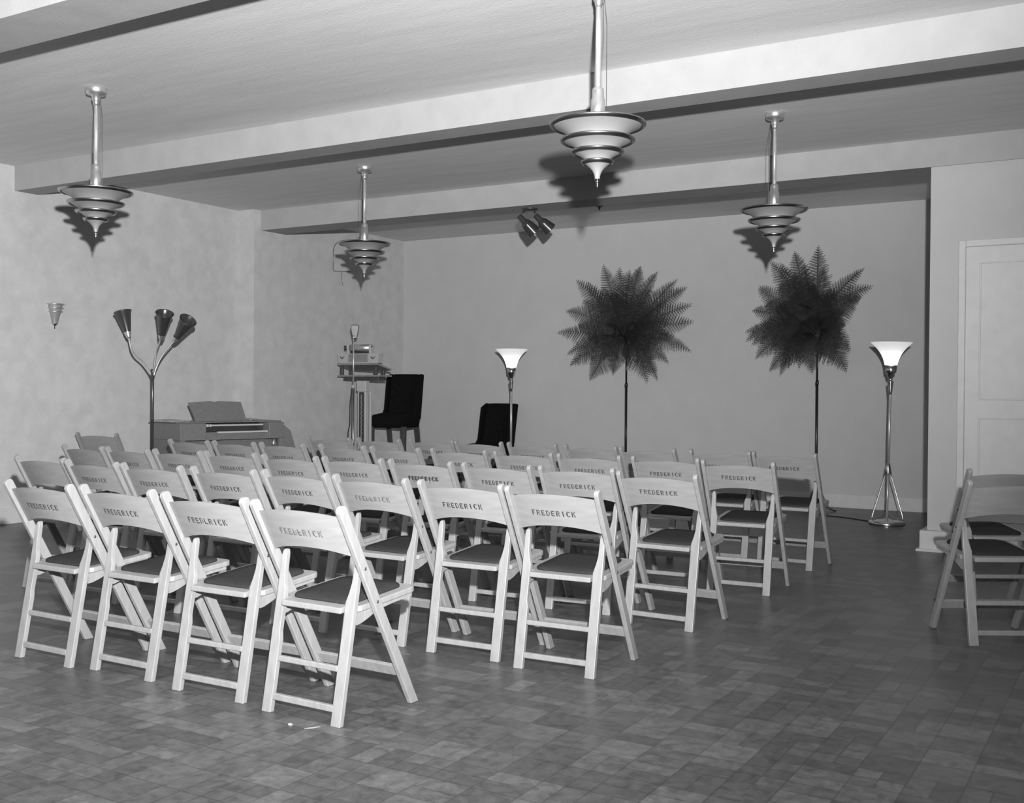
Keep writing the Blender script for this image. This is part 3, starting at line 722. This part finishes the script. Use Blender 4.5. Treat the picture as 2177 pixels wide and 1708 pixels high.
# local frame: x along the front to the far end, y into the wall, z up.
org = thing('electric_organ', 'wooden electric organ with music rack, against the left wall', 'organ', OP, math.radians(90 - 15))
MB().box((0.03, 0.16, 0.0), (OL - 0.03, OW, OH - 0.175)).box((0.03, 0.02, OH - 0.172), (OL - 0.03, OW, OH - 0.10)).obj('case', M['organ'], org)
for x0, x1 in ((0.0, 0.26), (OL - 0.17, OL)):
    MB().box((x0, 0.0, OH - 0.172), (x1, OW, OH - 0.013), ch=0.004).obj('cheek_block', M['organ'], org)
for x0 in (0.0, OL - 0.03): MB().box((x0, 0.15, 0.0), (x0 + 0.03, OW, OH - 0.172), ch=0.003).obj('side_panel', M['organ'], org)
for x0 in (0.0, OL - 0.05): MB().box((x0, 0.0, 0.0), (x0 + 0.05, 0.05, OH - 0.172), ch=0.003).obj('leg', M['organ'], org)
MB().box((-0.006, 0.06, OH - 0.013), (OL + 0.006, OW + 0.005, OH), ch=0.003).obj('top', M['organ'], org)
MB().box((0.26, 0.30, OH - 0.10), (OL - 0.17, OW - 0.01, OH - 0.014)).obj('inner_back', M['organdark'], org)
k = MB().box((0.265, 0.10, OH - 0.046), (OL - 0.175, 0.26, OH - 0.030), ch=0.002)
for q in range(1, 34):
    x = 0.265 + (OL - 0.44) * q / 34
    if q % 7 not in (0, 3): k.box((x - 0.005, 0.15, OH - 0.030), (x + 0.005, 0.26, OH - 0.022), 1)
k.obj('keyboard', [M['ivory'], M['organdark']], org)
MB().box((0.262, 0.105, OH - 0.098), (OL - 0.172, 0.27, OH - 0.047)).obj('key_bed', M['organdark'], org)
for q in range(3): MB().box((0.275 + 0.032 * q, 0.085, OH - 0.050), (0.296 + 0.032 * q, 0.10, OH - 0.026)).obj('stop_tab', M['ivory'], org)
MB().box((0.38, 0.004, OH - 0.108), (OL - 0.18, 0.018, OH - 0.093)).obj('slip_trim', M['ivory'], org)
MB().prism([(0.26, 0), (0.80, 0), (0.78, 0.195), (0.54, 0.205), (0.52, 0.198), (0.48, 0.198), (0.46, 0.205), (0.22, 0.19)], 0.0, 0.014, lambda u, v, d: (u, 0.20 + v * 0.40 + d, OH + v * 0.93)).obj('music_rack', M['organ'], org)
MB().box((0.24, 0.175, OH + 0.0002), (0.82, 0.20, OH + 0.012)).obj('rack_ledge', M['organ'], org)
MB().prism([(0.0, 0.0), (0.26, 0.0), (0.22, 0.30), (0.14, 0.60), (0.08, 0.78), (0.0, 0.84)], 0.01, 0.04, lambda u, v, d: (OL + u, d, v)).obj('side_bracket', M['organ'], org)
MB().lathe([(0.0, 0), (0.017, 0), (0.019, 0.05), (0.013, 0.058), (0.013, 0.08), (0.0, 0.082)], 16, T=Matrix.Translation((OL - 0.10, 0.03, OH - 0.256))).obj('knee_lever', M['satin'], org)
def org_w(x, y, z): 
    a = math.radians(75); return (OP.x + x * math.cos(a) - y * math.sin(a), OP.y + x * math.sin(a) + y * math.cos(a), z)
def sheet(name, x, y, z, w_, h_, thick, rot, label):
    o = MB().box((-w_ / 2, -h_ / 2, 0), (w_ / 2, h_ / 2, thick), ch=min(0.002, thick / 3)).obj(name, M['paper'])
    o.location = org_w(x, y, z); o.rotation_euler = (0, 0, math.radians(75 + rot)); return tag(o, label, 'sheet music' if 'sheet' in name else 'book', 'papers lying on the organ')
sheet('song_book', -0.0 + 0.06, 0.33, OH, 0.23, 0.30, 0.010, 20, 'thin song book lying flat on the left end of the organ top')
sheet('sheet_music', 0.055, 0.34, OH + 0.0102, 0.21, 0.27, 0.004, 6, 'loose music sheets lying on top of the thin song book')
sheet('music_folder', 0.80, 0.38, OH, 0.20, 0.25, 0.012, -8, 'thin music folder lying on the right end of the organ top')
sheet('sheet_music', 0.87, 0.34, OH + 0.0122, 0.16, 0.22, 0.004, 14, 'loose music sheets on the folder at the right of the rack')

# ------------------------------------------------------------------ lectern with reading desk
ZP = 0.352
LX, LY = -7.86, 9.84
t = thing('lectern', 'pale lectern with ornamental pedestal and slanted reading desk on the corner platform', 'lectern', (LX, LY, ZP))
def W3(px, py, Y): 
    q = on_ray(px, py, Y); return (q.x - LX, q.y - LY, q.z - ZP)
def bxp(px0, py0, px1, py1, Y, depth, ch=0.0):
    a = W3(px0, py1, Y); c = W3(px1, py0, Y); return MB().box((a[0], Y - LY, a[2]), (c[0], Y - LY + depth, c[2]), ch=ch)
YL = 9.70
MB().box((W3(752, 755, YL)[0], -0.22, 0.0), (W3(782, 755, YL)[0], 0.03, 0.03), ch=0.004).obj('base', M['white'], t)
bxp(757.5, 810, 777.5, 832, YL, 0.07, 0.003).obj('capital', M['white'], t)
a = W3(759.0, 832, YL); c = W3(776.5, 831, YL)
MB().box((a[0], -0.13, 0.03), (c[0], -0.07, a[2]), ch=0.003).box((c[0] + 0.004, -0.075, 0.03), (c[0] + 0.026, -0.05, a[2] - 0.002), ch=0.003).obj('pedestal', M['white'], t)
# ornamental inlay strip : dark ground with light scrollwork
xi0, xi1 = W3(762.5, 880, YL)[0], W3(772.5, 880, YL)[0]
il = MB().box((xi0, -0.134, 0.06), (xi1, -0.130, a[2] - 0.01))
rn = random.Random(2); zz = 0.08
while zz < a[2] - 0.05:
    xm = (xi0 + xi1) / 2; s = 1 if int(zz * 40) % 2 else -1
    il.tube([(xm + s * 0.012, -0.136, zz), (xm - s * 0.006, -0.136, zz + 0.014), (xm + s * 0.010, -0.136, zz + 0.028)], 0.003, 5, mi=1)
    il.tube([(xm - s * 0.014, -0.136, zz + 0.006), (xm - s * 0.004, -0.136, zz + 0.02)], 0.0022, 5, mi=1)
    zz += 0.026
il.obj('ornamental_inlay', [M['organdark'], M['white']], t)
shelf_z = W3(760, 799, YL)[2]
xs0, xs1 = W3(717, 799, YL)[0], W3(803, 799, YL)[0]
MB().box((xs0, YL - LY, shelf_z - 0.012), (xs1 + 0.02, YL - LY + 0.24, shelf_z + 0.008), ch=0.003).obj('shelf', M['lectgrey'], t)
MB().box((xs0 + 0.05, YL - LY + 0.05, shelf_z - 0.05), (xs1 - 0.03, YL - LY + 0.20, shelf_z - 0.013), ch=0.003).obj('shelf_support', M['darkwood'], t)
desk_z = W3(760, 774, YL)[2]
for (px, yy) in ((725, 0.02), (797, 0.02), (744, 0.18), (813, 0.18)):
    x = W3(px, 790, YL + yy)[0]; MB().box((x - 0.018, YL - LY + yy, shelf_z + 0.0085), (x + 0.018, YL - LY + yy + 0.035, desk_z - 0.016 - 0.24 * (yy + 0.035)), ch=0.003).obj('desk_post', M['darkwood'], t)
x0, x1 = W3(718, 774, YL)[0], W3(803.5, 774, YL)[0]
MB().prism([(-0.005, 0.0), (0.25, -0.062), (0.25, -0.042), (-0.005, 0.02)], x0, x1, lambda u, v, d: (d, YL - LY + u, desk_z - 0.012 + v)).obj('slanted_desk', M['lectgrey'], t)
hz = W3(760, 752, YL)[2]; xa, xb = W3(717.7, 755, YL)[0], W3(806, 755, YL)[0]; xc, xd = W3(720, 755, YL)[0], W3(803, 755, YL)[0]
cb = thing('reading_light_box', 'white box with two dark hooked handles and a grey roller, on the lectern desk', 'lectern light', (LX, LY, ZP))
MB().prism([(xc, desk_z + 0.009), (xd, desk_z + 0.009), (xb, hz), (xa, hz)], YL - LY + 0.0, YL - LY + 0.09, lambda u, v, d: (u, d, v)).obj('housing', M['white'], cb)
x2, x3 = W3(741, 755, YL)[0], W3(782, 755, YL)[0]
MB().box((x2, YL - LY - 0.006, desk_z + 0.02), (x3, YL - LY, hz - 0.008), ch=0.002).obj('front_plate', M['lectgrey'], cb)
zt2 = W3(760, 731.5, YL)[2]
for xx in (W3(738, 755, YL)[0], W3(785, 755, YL)[0]):
    MB().box((xx - 0.012, YL - LY + 0.005, hz), (xx + 0.012, YL - LY + 0.085, zt2 - 0.01), ch=0.003).obj('roller_bracket', M['white'], cb)
T = Matrix.Translation((x2 - 0.005, YL - LY + 0.045, zt2 - 0.045)) @ Matrix.Rotation(math.radians(90), 4, 'Y')
MB().lathe([(0.0, 0), (0.042, 0), (0.042, x3 - x2 + 0.01), (0.0, x3 - x2 + 0.01)], 24, T=T).obj('roller', M['satin'], cb)
MB().box((x2, YL - LY + 0.03, hz), (x3, YL - LY + 0.06, hz + 0.022)).obj('slot_bar', M['organdark'], cb)
for (px, py) in ((734, 737), (734, 743), (789.5, 737)):
    q = W3(px, py, YL + 0.03); MB().lathe([(0.0, -0.012), (0.010, -0.010), (0.010, 0.010), (0.0, 0.012)], 12, T=Matrix.Translation((q[0], q[1], q[2])) @ Matrix.Rotation(math.radians(90), 4, 'Y')).obj('knob', M['black'], cb)
for px in (728.5, 793.5):
    q = W3(px, 760, YL); T = Matrix.Translation((q[0], YL - LY - 0.006, q[2]))
    h = MB().tube(catmull([(-0.024, 0, 0.012), (-0.020, -0.006, -0.006), (0, -0.008, -0.016), (0.020, -0.006, -0.006), (0.024, 0, 0.012)], 4), 0.0042, 7, T=T).tube([(0, 0, 0.0), (0, -0.006, -0.016)], 0.004, 7, T=T)
    h.obj('handle', M['darkmetal'], cb)

# microphone on its stand
MX = on_ray(751.3, 800, 9.55)
t = thing('microphone_stand', 'chrome microphone stand before the pale lectern', 'microphone stand', (MX.x, 9.55, ZP + 0.0005 if 9.55 > 9.55 else 0))
zc_ = on_ray(751, 822, 9.55).z; zm = on_ray(754, 727, 9.55).z
t.location = (MX.x, 9.38, 0)
MX2 = on_ray(751.3, 800, 9.38); t.location.x = MX2.x
zc_ = on_ray(751, 822, 9.38).z; zm = on_ray(754, 722, 9.38).z
MB().lathe([(0.0, 0), (0.12, 0), (0.122, 0.012), (0.10, 0.022), (0.03, 0.032), (0.0, 0.034)], 32).obj('base', M['darkmetal'], t)
MB().lathe([(0.0135, 0.03), (0.0135, zc_ - 0.02)], 16).obj('lower_pole', M['rim'], t)
MB().lathe([(0.0, zc_ - 0.022), (0.018, zc_ - 0.02), (0.0185, zc_ + 0.016), (0.0, zc_ + 0.018)], 16).obj('collar', M['white'], t)
MB().lathe([(0.0095, zc_ + 0.016), (0.0085, zm)], 14).obj('upper_pole', M['stem'], t)
mt = thing('microphone', 'chrome box microphone on top of the thin stand', 'microphone', (t.location.x, 9.38, zm))
T = Matrix.Rotation(YAW, 4, 'Z')
MB().tube([(0, 0, -0.001), (0, 0, 0.045)], 0.010, 10).obj('swivel', M['satin'], mt)
o = MB().prism([(-0.022, 0.0), (0.022, 0.0), (0.040, 0.085), (0.042, 0.125), (0.034, 0.137), (-0.034, 0.137), (-0.042, 0.125), (-0.040, 0.085)], -0.028, 0.028, lambda u, v, d: (u * 1.08 + 0.012, d * (0.5 + 2.2 * v) + 0.02, v * 1.12 + 0.01), T=T).obj('head', M['mic'], mt, 0.008)
cbl = MB().tube(catmull([(-0.018, 0.0, zc_ - 0.01), (-0.05, 0.01, zc_ - 0.2), (-0.055, 0.012, zc_ - 0.42), (-0.085, 0.02, zc_ - 0.52), (-0.09, 0.02, 0.25), (-0.07, 0.0, 0.04)], 5), 0.0045, 7).obj('microphone_cable', M['cord'], t)

# ------------------------------------------------------------------ black velvet chairs
def velvet_chair():
    t = thing('upholstered_chair', '', 'chair', group='black velvet chairs by the back wall')
    # local: faces -y, seat width 0.56
    w_ = 0.235
    for (x, y) in ((-w_ + 0.03, -0.26), (w_ - 0.03, -0.26)):
        MB().prism([(-0.022, 0), (0.022, 0), (0.030, 0.40), (-0.030, 0.40)], y - 0.022, y + 0.022, lambda u, v, d, x=x: (x + u, d, v)).obj('leg', M['darkwood'], t)
    for (x, y) in ((-w_ + 0.05, 0.20), (w_ - 0.05, 0.20)):
        MB().prism([(-0.022, 0), (0.022, 0), (0.026, 0.40), (-0.026, 0.40)], -0.022, 0.022, lambda u, v, d, x=x, y=y: (x + u, y + d + 0.10 * (1 - v / 0.40), v)).obj('leg', M['darkwood'], t)
    # seat cushion
    V = []; F = []; N = 28; rings = [(0.94, 0.385), (1.0, 0.40), (1.03, 0.45), (1.01, 0.50), (0.93, 0.535), (0.6, 0.555), (0.0, 0.56)]
    for (s_, z) in rings:
        for i in range(N):
            a = 2 * math.pi * i / N; ca, sa = math.cos(a), math.sin(a); e = 0.35
            V.append((w_ * s_ * math.copysign(abs(ca) ** e, ca), -0.03 + 0.27 * s_ * math.copysign(abs(sa) ** e, sa), z - (0.012 * abs(ca) if z < 0.38 else 0)))
    for k in range(len(rings) - 1):
        for i in range(N): F.append((k * N + i, k * N + (i + 1) % N, (k + 1) * N + (i + 1) % N, (k + 1) * N + i))
    F.append(tuple(range(N - 1, -1, -1)))
    MB().add(V, F, 0, True).obj('seat', M['velvet'], t)
    # backrest : slightly curved slab leaning back with rolled top
    V = []; F = []; nx, nz = 12, 10
    for side in (0, 1):
        for i in range(nx + 1):
            u = -1 + 2 * i / nx
            for j in range(nz + 1):
                v = j / nz; z = 0.40 + v * 0.63 - 0.012 * (abs(u) ** 6); wd = (w_ - 0.035) - 0.012 * math.sin(v * math.pi) + 0.004 * v
                cy = 0.20 + 0.13 * v + 0.035 * (1 - u * u) - 0.035 * abs(u) ** 3
                th = (0.045 if side else -0.045) * (1 - 0.55 * v ** 6) * (1 - 0.45 * abs(u) ** 8)
                V.append((u * wd, cy + th, z))
    st = (nx + 1) * (nz + 1); q = lambda s, i, j: s * st + i * (nz + 1) + j
    for i in range(nx):
        for j in range(nz):
            F.append((q(0, i, j), q(0, i + 1, j), q(0, i + 1, j + 1), q(0, i, j + 1))); F.append((q(1, i, j), q(1, i, j + 1), q(1, i + 1, j + 1), q(1, i + 1, j)))
        F.append((q(0, i, 0), q(1, i, 0), q(1, i + 1, 0), q(0, i + 1, 0))); F.append((q(0, i, nz), q(0, i + 1, nz), q(1, i + 1, nz), q(1, i, nz)))
    for j in range(nz):
        F.append((q(0, 0, j), q(0, 0, j + 1), q(1, 0, j + 1), q(1, 0, j))); F.append((q(0, nx, j), q(1, nx, j), q(1, nx, j + 1), q(0, nx, j + 1)))
    MB().add(V, F, 0, True).obj('backrest', M['velvet'], t)
    for s in (-1, 1):
        MB().prism([(0.0, 0.48), (0.26, 0.48), (0.36, 1.02), (0.30, 1.03), (0.19, 0.98), (0.12, 0.60)], s * (w_ - 0.05), s * (w_ - 0.02), lambda u, v, d: (d, u - 0.0, v)).obj('side_wing', M['velvet'], t)
    return t
vc = velvet_chair(); vc.location = (-7.86, 10.43, ZP); vc.rotation_euler = (0, 0, math.radians(14)); vc['label'] = 'black velvet side chair standing higher, beside the lectern on the corner platform'
v2 = dup(vc, (-6.83, 10.86, 0), math.radians(0), 'black velvet side chair standing lower, behind the chair rows at the middle torchiere')

# ------------------------------------------------------------------ small scraps on the floor
o = MB().prism([(-0.006, -0.004), (0.005, -0.005), (0.007, 0.003), (-0.004, 0.005)], 0.0, 0.005, lambda u, v, d: (u, v, d)).obj('paper_scrap', M['plaster'])
o.location = (-2.637, 2.883, 0.0); tag(o, 'tiny white paper crumb on the floor by the nearest chair', 'scrap')
o = MB().prism([(-0.028, -0.003), (0.0, -0.006), (0.03, 0.0), (0.02, 0.005), (-0.01, 0.003)], 0.0, 0.0012, lambda u, v, d: (u, v, d)).obj('paper_shred', M['paper'])
q = on_ray(677, 1541, 2.9); o.location = (-2.55, 2.90, 0.0); o.rotation_euler = (0, 0, 0.9); tag(o, 'thin torn paper shred on the floor beside the nearest rear leg', 'scrap')
